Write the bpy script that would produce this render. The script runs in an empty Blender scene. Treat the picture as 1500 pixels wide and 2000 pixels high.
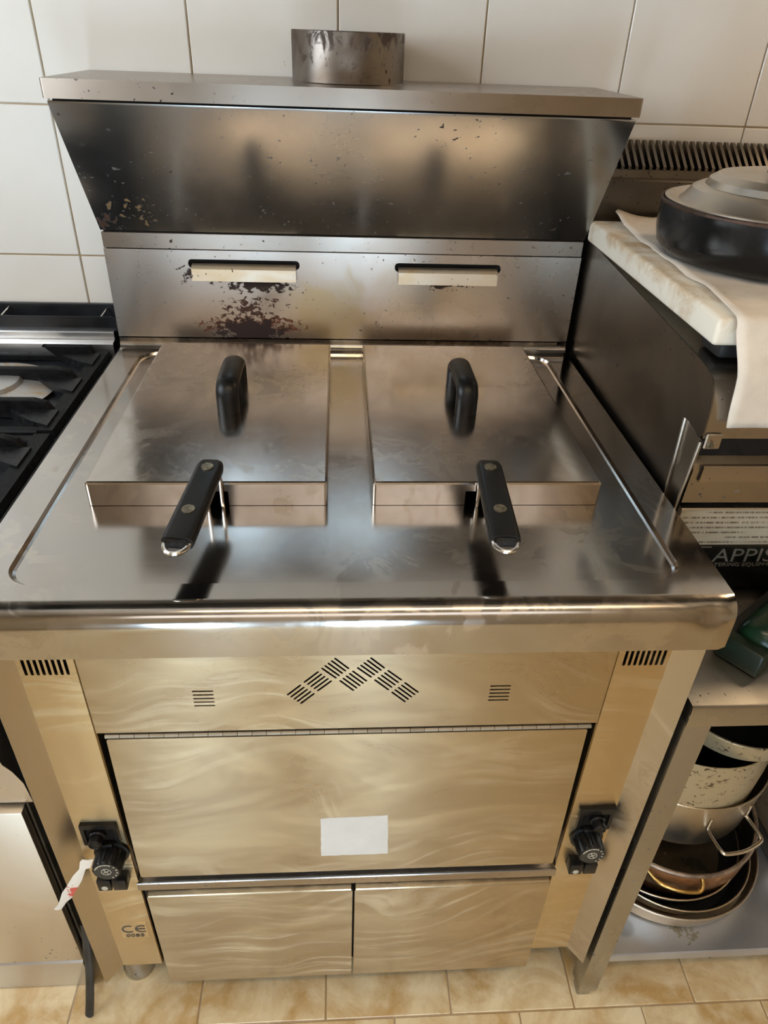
import bpy, bmesh, math, random
from mathutils import Vector, Matrix
from mathutils.geometry import delaunay_2d_cdt
random.seed(7)
sc = bpy.context.scene
C = sc.collection
PI = math.pi

# ------------------------------------------------------------------ camera
cam_d = bpy.data.cameras.new('camera')
cam = bpy.data.objects.new('camera', cam_d); C.objects.link(cam)
cam_d.sensor_fit = 'HORIZONTAL'; cam_d.sensor_width = 36.0
cam_d.lens = 36.0 * 1393.98 / 1500.0
cam_d.clip_start = 0.02
_r = Vector((0.99803056, -0.05342366, 0.03287718)); _u = Vector((0.0025495, 0.5582221, 0.82968764)); _f = Vector((0.06267772, 0.8279698, -0.55725892))
_m = Matrix((_r, _u, -_f)).transposed().to_4x4()
_m.translation = Vector((-0.014888, -0.532746, 1.377827))
cam.matrix_world = _m
sc.camera = cam

# ------------------------------------------------------------------ world, lights, exposure
sc.view_settings.view_transform = 'Standard'
sc.view_settings.look = 'None'
sc.view_settings.gamma = 1.0
sc.view_settings.use_curve_mapping = False
sc.view_settings.exposure = -0.15
sc.cycles.use_denoising = True
sc.cycles.sample_clamp_indirect = 6.0
sc.cycles.max_bounces = 6
sc.cycles.use_light_tree = False
sc.cycles.diffuse_bounces = 3
sc.cycles.use_adaptive_sampling = True
sc.cycles.adaptive_threshold = 0.07
sc.cycles.adaptive_min_samples = 20
sc.cycles.glossy_bounces = 5
w = bpy.data.worlds.new('world'); sc.world = w
w.use_nodes = True
w.node_tree.nodes['Background'].inputs[0].default_value = (0.75, 0.85, 1.0, 1)
w.node_tree.nodes['Background'].inputs[1].default_value = 0.15

def area(name, loc, direction, sx, sy, power, col):
    d = bpy.data.lights.new(name, 'AREA'); d.shape = 'RECTANGLE'; d.size = sx; d.size_y = sy
    d.energy = power; d.color = col
    o = bpy.data.objects.new(name, d); C.objects.link(o)
    o.location = loc
    o.rotation_euler = Vector(direction).to_track_quat('-Z', 'Y').to_euler()
    return o
ROOM = dict(x0=-1.36, x1=2.05, y0=-1.65, y1=0.805, h=2.7)
DAY = (0.82, 0.91, 1.0); BLUISH = (0.58, 0.79, 1.0); WARM = (1.0, 0.76, 0.48)
area('window_daylight_side', (ROOM['x0'] + 0.03, -0.25, 1.75), (1, 0.12, -0.10), 1.05, 0.95, 28, DAY)
area('window_daylight_rear_one', (-0.505, ROOM['y0'] + 0.03, 0.45), (0, 1, 0), 0.21, 0.74, 10, BLUISH)  # made-up low bluish light, added to streak the front steel
area('window_daylight_rear_two', (0.085, ROOM['y0'] + 0.03, 0.45), (0, 1, 0), 0.21, 0.74, 10, BLUISH)  # second added low light, for the other reflected streak
area('window_daylight_high', (0.05, ROOM['y0'] + 0.03, 2.05), (0, 1, -.12), 1.66, 0.46, 6, (1.0, 0.95, 0.90))  # unseen light added to brighten the lid skirts and bullnose
area('ceiling_lamp_light', (0.30, -0.90, 2.59), (0, 0, -1), 1.7, 0.16, 12.5, WARM)
area('canopy_lamp_light', (1.20, 0.60, 1.905), (-.15, 0, -1), 0.22, 0.22, 4.2, (1.0, 0.70, 0.40))  # made-up lamp, added to warm the right wall

# ------------------------------------------------------------------ mesh helpers
WL = {}
class M:
    def __init__(s): s.b = bmesh.new()
    def box(s, x0, x1, y0, y1, z0, z1, bev=0.0, seg=2, rot=None):
        r = bmesh.ops.create_cube(s.b, size=1.0)
        vs = r['verts']
        for v in vs:
            v.co = Vector((x0 + (v.co.x + .5) * (x1 - x0), y0 + (v.co.y + .5) * (y1 - y0), z0 + (v.co.z + .5) * (z1 - z0)))
        if bev > 0:
            es = list({e for v in vs for e in v.link_edges})
            r = bmesh.ops.bevel(s.b, geom=es + vs, offset=bev, segments=seg, profile=0.5, affect='EDGES')
            vs = list({v for f in r['faces'] for v in f.verts} | {v for v in vs if v.is_valid})
        if rot is not None:
            for v in vs: v.co = rot @ v.co
        return s
    def prism(s, pts, fn, a, b):
        """pts: 2d loop, fn(u, v, t) -> world point, extruded from t=a to t=b"""
        va = [s.b.verts.new(fn(p[0], p[1], a)) for p in pts]
        vb = [s.b.verts.new(fn(p[0], p[1], b)) for p in pts]
        n = len(pts)
        s.b.faces.new(va); s.b.faces.new(vb[::-1])
        for i in range(n): s.b.faces.new((va[i], vb[i], vb[(i + 1) % n], va[(i + 1) % n]))
        return s
    def sheet(s, prof, fn, ts):
        """open profile swept over parameters ts: fn(u, v, t)"""
        rows = [[s.b.verts.new(fn(p[0], p[1], t)) for p in prof] for t in ts]
        for i in range(len(ts) - 1):
            for j in range(len(prof) - 1):
                s.b.faces.new((rows[i][j], rows[i + 1][j], rows[i + 1][j + 1], rows[i][j + 1]))
        return rows
    def tube(s, pts, r, seg=10, caps=True, flat=None):
        pts = [Vector(p) for p in pts]; rings = []
        up = None
        for i, p in enumerate(pts):
            d = (pts[min(i + 1, len(pts) - 1)] - pts[max(i - 1, 0)]).normalized()
            if up is None:
                up = Vector((0, 0, 1)) if abs(d.z) < .9 else Vector((1, 0, 0))
            a = d.cross(up).normalized(); up = a.cross(d).normalized()
            rr = r[i] if isinstance(r, (list, tuple)) else r
            ra, rb = (rr, rr) if flat is None else (flat[0], flat[1])
            rings.append([s.b.verts.new(p + a * math.cos(t) * ra + up * math.sin(t) * rb) for t in [2 * PI * k / seg for k in range(seg)]])
        for i in range(len(rings) - 1):
            for k in range(seg):
                s.b.faces.new((rings[i][k], rings[i][(k + 1) % seg], rings[i + 1][(k + 1) % seg], rings[i + 1][k]))
        if caps:
            s.b.faces.new(rings[0][::-1]); s.b.faces.new(rings[-1])
        return s
    def lathe(s, prof, mat4, seg=48, close=False):
        rings = []
        for r, z in prof:
            if r < 1e-6: rings.append([s.b.verts.new(mat4 @ Vector((0, 0, z)))])
            else: rings.append([s.b.verts.new(mat4 @ Vector((r * math.cos(2 * PI * k / seg), r * math.sin(2 * PI * k / seg), z))) for k in range(seg)])
        n = len(rings)
        for i in range(n if close else n - 1):
            A, B = rings[i], rings[(i + 1) % n]
            for k in range(seg):
                k2 = (k + 1) % seg
                if len(A) == 1 and len(B) == 1: continue
                if len(A) == 1: s.b.faces.new((A[0], B[k2], B[k]))
                elif len(B) == 1: s.b.faces.new((A[k], A[k2], B[0]))
                else: s.b.faces.new((A[k], A[k2], B[k2], B[k]))
        return s
    def panel(s, outline, holes, fn, t=0.0015, outer=True):
        """flat sheet with real holes; fn(u, v, depth) -> world"""
        loops = [outline] + holes
        vs = []; es = []
        for L in loops:
            k = len(vs); n = len(L)
            vs += [Vector(p) for p in L]; es += [(k + i, k + (i + 1) % n) for i in range(n)]
        def inside(p, L):
            c = False; n = len(L)
            for i in range(n):
                (x1, y1), (x2, y2) = L[i][:2], L[(i + 1) % n][:2]
                if (y1 > p[1]) != (y2 > p[1]) and p[0] < (x2 - x1) * (p[1] - y1) / (y2 - y1) + x1: c = not c
            return c
        ov, oe, of = delaunay_2d_cdt(vs, es, [], 0, 1e-7)[:3]
        fv = [s.b.verts.new(fn(p[0], p[1], 0)) for p in ov]
        for f in of:
            cc = sum((ov[i] for i in f), Vector((0, 0))) / len(f)
            if inside(cc, outline) and not any(inside(cc, h) for h in holes):
                s.b.faces.new([fv[i] for i in f])
        for L in (loops if outer else holes):
            a = [s.b.verts.new(fn(p[0], p[1], 0)) for p in L]; b = [s.b.verts.new(fn(p[0], p[1], t)) for p in L]
            for i in range(len(L)):
                j = (i + 1) % len(L); s.b.faces.new((a[i], a[j], b[j], b[i]))
        return s
    def build(s, name, mat, parent=None, ang=35, origin=None, recalc=True):
        if recalc: bmesh.ops.recalc_face_normals(s.b, faces=s.b.faces)
        me = bpy.data.meshes.new(name)
        cs = [v.co for v in s.b.verts]
        if origin is None:
            lo = Vector((min(c.x for c in cs), min(c.y for c in cs), min(c.z for c in cs)))
            hi = Vector((max(c.x for c in cs), max(c.y for c in cs), max(c.z for c in cs)))
            origin = (lo + hi) / 2
        origin = Vector(origin)
        for v in s.b.verts: v.co -= origin
        s.b.to_mesh(me); s.b.free()
        me.shade_smooth(); me.set_sharp_from_angle(angle=math.radians(ang))
        return link(name, me, mat, parent, origin)
def link(name, me, mat, parent, loc):
    o = bpy.data.objects.new(name, me); C.objects.link(o)
    if mat is not None and not me.materials: me.materials.append(mat)
    loc = Vector(loc); WL[o.name] = loc
    if parent is not None:
        o.parent = parent; o.location = loc - WL[parent.name]
    else: o.location = loc
    return o
def thing(name, loc, label, cat, group=None):
    o = bpy.data.objects.new(name, None); C.objects.link(o); o.empty_display_size = .05
    o.location = loc; WL[o.name] = Vector(loc)
    return tag(o, label, cat, group)
def tag(o, label, cat, group=None):
    o['label'] = label; o['category'] = cat
    if group: o['group'] = group
    return o
def struct(o, label=None):
    o['kind'] = 'structure'
    if label: o['label'] = label
    return o
def rrect(x0, x1, y0, y1, r, n=6):
    P = []
    for cx, cy, a in ((x1 - r, y1 - r, 0), (x0 + r, y1 - r, 90), (x0 + r, y0 + r, 180), (x1 - r, y0 + r, 270)):
        for k in range(n + 1):
            t = math.radians(a + 90 * k / n); P.append((cx + r * math.cos(t), cy + r * math.sin(t)))
    return P
def slot(p, q, wd, n=4):
    """stadium shaped loop from p to q"""
    (x0, y0), (x1, y1) = p, q; a = math.atan2(y1 - y0, x1 - x0); P = []
    for k in range(n + 1):
        t = a - PI / 2 + PI * k / n; P.append((x1 + wd / 2 * math.cos(t), y1 + wd / 2 * math.sin(t)))
    for k in range(n + 1):
        t = a + PI / 2 + PI * k / n; P.append((x0 + wd / 2 * math.cos(t), y0 + wd / 2 * math.sin(t)))
    return P
def at(x, y, z): return Matrix.Translation((x, y, z))
FR = lambda y: (lambda u, v, d: Vector((u, y + d, v)))      # sheet facing the room (-y); depth goes back
def curve(pts, k=5):
    P = [Vector(p) for p in pts]; out = []
    for i in range(len(P) - 1):
        a, b, c, d = P[max(i - 1, 0)], P[i], P[i + 1], P[min(i + 2, len(P) - 1)]
        for j in range(k):
            t = j / k
            out.append(.5 * ((2 * b) + (c - a) * t + (2 * a - 5 * b + 4 * c - d) * t * t + (3 * b - a - 3 * c + d) * t ** 3))
    return out + [P[-1]]
def arc(cx, cy, r, a0, a1, n):
    return [(cx + r * math.cos(math.radians(a0 + (a1 - a0) * k / n)), cy + r * math.sin(math.radians(a0 + (a1 - a0) * k / n))) for k in range(n + 1)]
def text(body, size, mat, parent, origin, name='lettering', ext=0.0002, align='LEFT', sx=1.0):
    """flat lettering standing in the xz plane, facing -y"""
    cu = bpy.data.curves.new(name, 'FONT'); cu.body = body; cu.size = size; cu.extrude = ext; cu.align_x = align; cu.resolution_u = 3
    tmp = bpy.data.objects.new('tmp_text', cu); C.objects.link(tmp)
    dg = bpy.context.evaluated_depsgraph_get(); dg.update()
    me = bpy.data.meshes.new_from_object(tmp.evaluated_get(dg))
    bpy.data.objects.remove(tmp); bpy.data.curves.remove(cu)
    for v in me.vertices: v.co = Vector((v.co.x * sx, -v.co.z, v.co.y))
    me.name = name
    me.materials.clear()
    return link(name, me, mat, parent, origin)

# ------------------------------------------------------------------ material helpers
class G:
    def __init__(s, name):
        s.m = bpy.data.materials.new(name); s.m.use_nodes = True
        s.t = s.m.node_tree; s.p = s.t.nodes['Principled BSDF']
    def put(s, sock, v):
        if isinstance(v, bpy.types.NodeSocket): s.t.links.new(v, sock)
        elif v is not None:
            if hasattr(sock, 'default_value'):
                try: sock.default_value = v
                except Exception:
                    sock.default_value = tuple(v) + (1,)
    def n(s, typ, ins=None, **pr):
        nd = s.t.nodes.new(typ)
        for k, v in pr.items(): setattr(nd, k, v)
        for k, v in (ins or {}).items(): s.put(nd.inputs[k], v)
        return nd
    def co(s, rnd=True):
        o = s.n('ShaderNodeTexCoord').outputs['Object']
        if not rnd: return o
        r = s.n('ShaderNodeObjectInfo').outputs['Random']
        r = s.math('MULTIPLY', r, 37.0)
        return s.n('ShaderNodeVectorMath', {0: o, 1: r}, operation='ADD').outputs[0]
    def map(s, v, scale=(1, 1, 1), loc=(0, 0, 0), rot=(0, 0, 0)):
        return s.n('ShaderNodeMapping', {'Vector': v, 'Scale': scale, 'Location': loc, 'Rotation': rot}).outputs[0]
    def noise(s, v, scale, detail=4, rough=.55, dist=0.0):
        return s.n('ShaderNodeTexNoise', {'Vector': v, 'Scale': scale, 'Detail': detail, 'Roughness': rough, 'Distortion': dist}).outputs[0]
    def vor(s, v, scale):
        return s.n('ShaderNodeTexVoronoi', {'Vector': v, 'Scale': scale}).outputs['Distance']
    def math(s, op, a, b=None, c=None, clamp=False):
        nd = s.n('ShaderNodeMath', operation=op, use_clamp=clamp); s.put(nd.inputs[0], a)
        if b is not None: s.put(nd.inputs[1], b)
        if c is not None: s.put(nd.inputs[2], c)
        return nd.outputs[0]
    def step(s, v, lo, hi, a=0.0, b=1.0):
        return s.n('ShaderNodeMapRange', {'Value': v, 'From Min': lo, 'From Max': hi, 'To Min': a, 'To Max': b}).outputs[0]
    def mix(s, f, a, b):
        nd = s.n('ShaderNodeMix', data_type='RGBA'); s.put(nd.inputs[0], f); s.put(nd.inputs[6], a if not isinstance(a, tuple) else a + (1,)); s.put(nd.inputs[7], b if not isinstance(b, tuple) else b + (1,))
        return nd.outputs[2]
    def blob(s, v, c, rad):
        """soft ellipsoid mask at c (object coordinates)"""
        q = s.n('ShaderNodeVectorMath', {0: v, 1: tuple(c)}, operation='SUBTRACT').outputs[0]
        q = s.n('ShaderNodeVectorMath', {0: q, 1: tuple(1.0 / r for r in rad)}, operation='MULTIPLY').outputs[0]
        l = s.n('ShaderNodeVectorMath', {0: q}, operation='LENGTH').outputs['Value']
        return s.step(l, 0.0, 1.0, 1.0, 0.0)
    def bump(s, h, strength, dist=.001):
        return s.n('ShaderNodeBump', {'Height': h, 'Strength': strength, 'Distance': dist}).outputs[0]
    def out(s, **k):
        for a, v in k.items():
            s.put(s.p.inputs[a.replace('_', ' ')], v if not (isinstance(v, tuple) and len(v) == 3 and a in ('Base_Color', 'Emission_Color')) else v + (1,))
        return s.m

def plain(name, col, rough=.5, metal=0.0, var=.12, spec=.5, scale=30, bump=0.0):
    g = G(name); c = g.co(); n = g.noise(c, scale, 4)
    d = tuple(x * (1 - var * 2.2) for x in col)
    k = dict(Base_Color=g.mix(g.step(n, .35, .7), d, col), Roughness=g.step(n, .3, .7, rough * .85, min(1, rough * 1.15)), Metallic=metal, Specular_IOR_Level=spec)
    if bump: k['Normal'] = g.bump(n, bump)
    return g.out(**k)

def steel(name, base=(.60, .575, .55), r0=.17, r1=.32, aniso=.6, film=(.55, .46, .34), film_amt=.5, film_scale=(4, 4, 9), film_dist=1.2,
          spots=0.0, spot_col=(.035, .018, .008), brush=(1, 10, 10), extra=None):
    g = G(name); ob = g.co(False); c = g.co()
    n1 = g.noise(g.map(c, film_scale), 1.0, 3.5, .55, film_dist)
    fm = g.math('MULTIPLY', g.step(n1, .40, .68), film_amt)
    n2 = g.noise(c, 2.3, 3)
    col = g.mix(fm, base, film)
    rgh = g.math('ADD', g.step(n2, .3, .7, r0, r1), g.math('MULTIPLY', fm, .16))
    br = g.noise(g.map(c, brush), 22.0, 3, .6)
    rgh = g.math('ADD', rgh, g.step(br, .3, .7, -.005, .007))
    metal = 1.0
    mask = None
    if spots > 0:
        s1 = g.step(g.noise(c, 130.0, 2, .5), .70 - .10 * spots, .72 - .10 * spots)
        s2 = g.step(g.noise(c, 9.0, 3), .42, .62)
        mask = g.math('MULTIPLY', s1, s2)
    k = dict(Base_Color=col, Roughness=rgh, Metallic=1.0)
    if mask is not None:
        col = g.mix(mask, col, spot_col)
        rgh = g.math('MAXIMUM', rgh, g.math('MULTIPLY', mask, .75)); metal = g.math('SUBTRACT', 1.0, mask, clamp=True)
    if extra:
        col, rgh, metal = extra(g, ob, col, rgh, metal)
    tv = g.n('ShaderNodeCombineXYZ', {0: 0.0, 1: .7, 2: 1.0}).outputs[0]
    return g.out(Base_Color=col, Roughness=rgh, Metallic=metal, Anisotropic=aniso, Tangent=tv)

def burnt_backsplash(g, ob, col, rgh, metal):
    # baked-on brown crust below the left hook, yellow grease film beside it (object coordinates, panel centre at 0)
    c = ob
    fine = g.noise(g.map(c, (1, 1, 1.5)), 75.0, 5, .65, .4)
    def crust(cen, rad, lo, colr, col, rgh, metal):
        b = g.blob(c, cen, rad)
        v = g.math('ADD', fine, g.math('MULTIPLY', b, .42))
        m = g.step(v, lo, lo + .03)
        m = g.math('MULTIPLY', m, g.step(b, .0, .06))
        return g.mix(m, col, colr), g.math('MAXIMUM', rgh, g.math('MULTIPLY', m, .7)), g.math('MULTIPLY', metal, g.math('SUBTRACT', 1.0, m))
    def grease(cen, rad, colr, amt, col, rgh):
        b = g.blob(c, cen, rad); big = g.noise(c, 14.0, 5, .6, 1.0)
        m = g.math('MULTIPLY', g.step(g.math('ADD', big, g.math('MULTIPLY', b, .5)), .62, .85), amt)
        m = g.math('MULTIPLY', m, g.step(b, 0, .15))
        return g.mix(m, col, colr), g.math('ADD', rgh, g.math('MULTIPLY', m, .15))
    col, rgh = grease((-.03, 0, -.02), (.11, 1, .11), (.50, .40, .20), .6, col, rgh)
    col, rgh = grease((.14, 0, .02), (.18, 1, .07), (.50, .40, .24), .35, col, rgh)
    col, rgh, metal = crust((-.165, 0, -.044), (.145, 1, .034), .69, (.115, .036, .012), col, rgh, metal)
    col, rgh, metal = crust((-.170, 0, -.052), (.085, 1, .036), .64, (.020, .006, .004), col, rgh, metal)
    col, rgh, metal = crust((-.15, 0, .030), (.12, 1, .030), .74, (.025, .012, .008), col, rgh, metal)
    col, rgh, metal = crust((-.17, 0, -.010), (.15, 1, .06), .84, (.05, .018, .008), col, rgh, metal)
    col, rgh, metal = crust((-.26, 0, .045), (.05, 1, .03), .78, (.03, .015, .01), col, rgh, metal)
    col, rgh, metal = crust((.16, 0, .032), (.12, 1, .020), .82, (.035, .02, .01), col, rgh, metal)
    return col, rgh, metal
def hood_dirt(g, ob, col, rgh, metal):
    fine = g.noise(ob, 85.0, 4, .6, .3)
    for cen, rad, lo, cc in (((-.385, .06, -.08), (.07, .3, .035), .80, (.06, .022, .008)), ((-.33, .04, -.06), (.12, .3, .07), .88, (.20, .12, .04)),
                             ((-.40, 0, .08), (.05, .3, .05), .84, (.06, .04, .02)), ((-.1, -.06, .085), (.05, .1, .03), .86, (.03, .018, .01))):
        b = g.blob(ob, cen, rad)
        m = g.math('MULTIPLY', g.step(g.math('ADD', fine, g.math('MULTIPLY', b, .42)), lo, lo + .03), g.step(b, 0, .06))
        col = g.mix(m, col, cc); rgh = g.math('MAXIMUM', rgh, g.math('MULTIPLY', m, .7)); metal = g.math('MULTIPLY', metal, g.math('SUBTRACT', 1.0, m))
    return col, rgh, metal

def flue_rust(g, ob, col, rgh, metal):
    z = g.n('ShaderNodeSeparateXYZ', {0: ob}).outputs[2]
    m = g.step(g.math('ADD', g.noise(g.map(ob, (1, 1, .7)), 60.0, 6, .66, .6), g.step(z, .01, .055, -.03, .12)), .58, .68)
    return g.mix(m, col, (.065, .040, .026)), g.math('MAXIMUM', rgh, g.math('MULTIPLY', m, .7)), g.math('MULTIPLY', metal, g.math('SUBTRACT', 1.0, m))
def residue(g, ob, col, rgh, metal):
    # dried water and grease marks with crisp outlines
    c = g.co(); a = g.noise(c, 11.0, 7, .66, .9); b = g.noise(c, 3.0, 3, .5)
    m = g.math('MULTIPLY', g.step(a, .50, .525), g.step(b, .40, .58)); m2 = g.math('MULTIPLY', g.step(a, .60, .62), g.step(b, .35, .5))
    col = g.mix(g.math('MULTIPLY', m, .45), col, (.60, .53, .45)); col = g.mix(g.math('MULTIPLY', m2, .35), col, (.36, .30, .24))
    sc_ = g.step(g.vor(g.map(c, (1, 1, 1)), 55.0), .035, .025)
    sc_ = g.math('MULTIPLY', sc_, g.step(g.noise(c, 6.0, 2), .55, .6))
    col = g.mix(g.math('MULTIPLY', sc_, .7), col, (.75, .72, .68))
    return col, g.math('ADD', rgh, g.math('ADD', g.math('MULTIPLY', m, .07), g.math('MULTIPLY', m2, .05))), metal
def smears(g, ob, col, rgh, metal):
    # hazy arcs left by wiping, plus drip outlines
    c = g.co(); q = g.noise(c, 2.2, 2, .5)
    w_ = g.n('ShaderNodeVectorMath', {0: c, 1: g.n('ShaderNodeCombineXYZ', {0: 0.0, 1: 0.0, 2: g.math('MULTIPLY', q, .55)}).outputs[0]}, operation='ADD').outputs[0]
    st = g.noise(g.map(w_, (2.2, 2.2, 30)), 1.6, 7, .7, .3)
    big = g.noise(c, 4.5, 4, .55, .8)
    m = g.math('MULTIPLY', g.step(st, .50, .64), g.step(big, .38, .6))
    col = g.mix(g.math('MULTIPLY', m, .30), col, (.76, .62, .40))
    ed = g.noise(c, 8.0, 6, .62, 1.4); e = g.math('MULTIPLY', g.step(g.math('ABSOLUTE', g.math('SUBTRACT', ed, .52)), .012, .004), g.step(big, .5, .6))
    col = g.mix(g.math('MULTIPLY', e, .35), col, (.42, .32, .20))
    return col, g.math('ADD', rgh, g.math('MULTIPLY', m, .12)), g.math('SUBTRACT', metal, g.math('MULTIPLY', m, .10))
S_TOP = steel('worktop_steel', (.43, .40, .37), .09, .17, .3, (.50, .44, .37), .35, (5, 5, 5), 1.5, extra=residue)
S_LID = steel('lid_steel', (.56, .51, .465), .11, .20, .3, (.42, .35, .28), .5, (7, 5, 5), 1.8, extra=residue)
S_FRONT = steel('front_panel_steel', (.455, .38, .27), .24, .32, .8, (.58, .45, .26), .5, (3, 3, 9), 2.2, extra=smears)
S_COL = steel('column_steel', (.60, .48, .30), .24, .36, .7, (.66, .49, .25), .6, (16, 16, 3), .8, extra=smears)
S_HINGE = steel('hinge_steel', (.34, .29, .22), .5, .6, 0, (.26, .20, .13), .4)
S_POST = steel('corner_post_steel', (.54, .49, .42), .24, .36, .6, (.58, .49, .36), .4, (12, 12, 4), .8, extra=smears)
S_HOOD = steel('hood_steel', (.34, .34, .335), .15, .25, .5, (.33, .31, .27), .25, (3, 3, 3), 1.5, spots=.22, extra=hood_dirt)
S_CAP = steel('hood_cap_steel', (.38, .335, .29), .22, .34, .5, (.55, .46, .38), .4, (4, 4, 4), 1.5, spots=.25)
S_BACK = steel('backsplash_steel', (.54, .485, .43), .2, .32, .4, (.50, .44, .38), .4, (5, 5, 3), 1.5, spots=.3, extra=burnt_backsplash)
S_FLUE = steel('flue_steel', (.27, .24, .21), .3, .45, .3, (.13, .09, .06), .85, (9, 9, 6), 1.5, spots=.6, spot_col=(.07, .03, .015), extra=flue_rust)
S_HOOK = steel('hook_plate_steel', (.84, .76, .63), .35, .45, .2, (.74, .52, .20), .5, (9, 9, 20), 1.2, spots=.1)
S_GRID = steel('griddle_steel', (.22, .195, .165), .26, .40, .4, (.14, .115, .085), .7, (4, 3, 3), 1.5, spots=.15)
S_GRIDF = steel('griddle_front_steel', (.48, .44, .39), .2, .32, .5, (.40, .34, .25), .5, (4, 4, 5), 1.5, spots=.15)
S_TABLE = steel('stand_steel', (.44, .43, .41), .2, .32, .3, (.34, .31, .24), .5, (6, 6, 3), 1.8, spots=.2)
S_POT = steel('pot_steel', (.62, .58, .50), .2, .32, .3, (.62, .46, .24), .5, (9, 9, 9), 1.5, spots=.1)
S_ALU = steel('pan_aluminium', (.66, .62, .56), .28, .42, .3, (.45, .30, .17), .5, (7, 7, 7), 1.5, spots=.12)
S_LIDP = steel('pot_lid_steel', (.62, .57, .50), .22, .36, .2, (.45, .38, .28), .5, (9, 9, 9), 1.5)
S_BRIGHT = steel('bright_wire_steel', (.78, .75, .71), .1, .18, 0, (.6, .5, .4), .2)
S_COOK = steel('cooker_steel', (.68, .67, .66), .22, .32, .5, (.55, .50, .42), .4, (4, 4, 4), 1.5)
S_COOKD = steel('cooker_door_steel', (.66, .60, .51), .28, .38, .6, (.66, .56, .42), .4, (3, 3, 6), 1.5, spots=.05)
K_BLACK = plain('black_plastic', (.008, .0075, .007), .36, 0, .25, .3, 60)
K_DIAL = plain('dial_face_dark', (.03, .027, .022), .5, 0, .2)
K_MARK = plain('dial_marking', (.55, .50, .38), .6)
K_DARK = plain('dark_void', (.012, .010, .008), .9, 0, .2, .1)
K_GAPS = plain('black_grease_gap', (.010, .007, .005), .6, 0, .3, .3, 80)  # near-black: shade of gaps and cavities put into colour, plus seam grease
K_IRON = plain('cast_iron', (.007, .007, .008), .55, 0, .35, .18, 120, .6)
K_CRUST = plain('cast_iron_crusted', (.012, .012, .014), .45, 0, .5, .4, 150, 1.0)
K_ENAMEL = plain('black_enamel_rail', (.016, .017, .020), .34, 0, .25, .5, 20)
K_STICK = plain('white_sticker_paper', (.70, .67, .62), .65, 0, .04)
K_BRASS = plain('brass', (.70, .46, .16), .25, 1.0, .15)
K_RIVET = plain('aged_rivet', (.45, .40, .29), .4, 1.0, .3, .5, 200)
K_GREEN = plain('green_plastic', (.010, .050, .024), .3, 0, .2)
K_GREEND = plain('dark_green_plastic', (.008, .022, .012), .4, 0, .2)
K_HOSE = plain('grey_hose', (.05, .047, .043), .4, .4, .2)
K_RUBBER = plain('black_rubber', (.012, .012, .012), .55)
K_CLOTH = plain('beige_cloth', (.78, .69, .58), .9, 0, .05, .2, 40, .25)
K_NONSTICK = plain('nonstick_black', (.010, .010, .010), .45, 0, .2)
K_PANIN = plain('pan_dark_inside', (.035, .036, .040), .32, .3, .2)
K_PRINT = plain('dark_print', (.09, .075, .055), .6)
K_WOODH = plain('pale_handle', (.55, .42, .25), .5, 0, .2)

def m_tile():
    g = G('glazed_wall_tile'); c = g.co(); n = g.noise(c, 7, 5, .6)
    s = g.math('MULTIPLY', g.step(g.noise(c, 24, 5, .7, .6), .66, .72), g.step(g.noise(c, 4.5, 2), .54, .64))
    col = g.mix(g.step(n, .3, .7), (.81, .76, .68), (.85, .805, .73))
    col = g.mix(g.math('MULTIPLY', s, .55), col, (.52, .36, .18))
    return g.out(Base_Color=col, Roughness=g.step(n, .3, .7, .12, .22), Specular_IOR_Level=.5)
def m_grout():
    g = G('stained_grout'); n = g.noise(g.co(False), 5, 5)
    return g.out(Base_Color=g.mix(g.step(n, .4, .65), (.48, .34, .18), (.60, .50, .38)), Roughness=.9)
def m_floor():
    g = G('mottled_floor_tile'); c = g.co(); n = g.noise(c, 9, 7, .62, .8); n2 = g.noise(c, 40, 5, .6)
    col = g.mix(g.step(n, .36, .66), (.58, .36, .14), (.90, .74, .47))
    col = g.mix(g.math('MULTIPLY', g.step(n2, .5, .75), .5), col, (.90, .78, .54))
    dk = g.math('MULTIPLY', g.step(g.noise(c, 30, 4, .6), .70, .74), g.step(g.noise(c, 5, 2), .55, .62))
    col = g.mix(dk, col, (.06, .035, .02))
    return g.out(Base_Color=col, Roughness=g.step(n2, .3, .7, .22, .42), Normal=g.bump(n2, .12))
def m_board():
    g = G('stained_nylon_board'); c = g.co(False); n = g.noise(c, 16, 6, .65, .6)
    z = g.n('ShaderNodeSeparateXYZ', {0: c}).outputs[2]
    e = g.math('ADD', n, g.math('MULTIPLY', g.step(z, -.004, .015), .12))
    return g.out(Base_Color=g.mix(g.step(e, .52, .80), (.80, .74, .62), (.50, .33, .16)), Roughness=.5, Subsurface_Weight=0.0)
def m_copper():
    g = G('heat_stained_pot'); c = g.co(); n = g.noise(c, 13, 6, .62, 1.2); n2 = g.noise(c, 8, 4, .6, .5)
    col = g.mix(g.step(n, .36, .62), (.26, .12, .055), (.72, .42, .22)); col = g.mix(g.step(n2, .52, .66, 0, .7), col, (.20, .11, .12))
    return g.out(Base_Color=col, Roughness=g.step(n, .3, .7, .28, .48), Metallic=.85)
def m_speck():
    g = G('speckled_pan_enamel'); c = g.co(); v = g.noise(g.map(c, (1, 1, 1.6)), 85, 3, .6, 1.0)
    col = g.mix(g.step(v, .60, .64), (.50, .40, .24), (.10, .065, .035))
    return g.out(Base_Color=col, Roughness=.33, Metallic=.35)
def m_blackpot():
    g = G('worn_black_enamel'); c = g.co(); n = g.noise(g.map(c, (1, 1, .5)), 16, 5, .6, .5)
    return g.out(Base_Color=g.mix(g.step(n, .4, .7), (.006, .006, .006), (.016, .016, .017)), Roughness=g.step(n, .35, .7, .18, .32), Specular_IOR_Level=.3)
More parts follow.
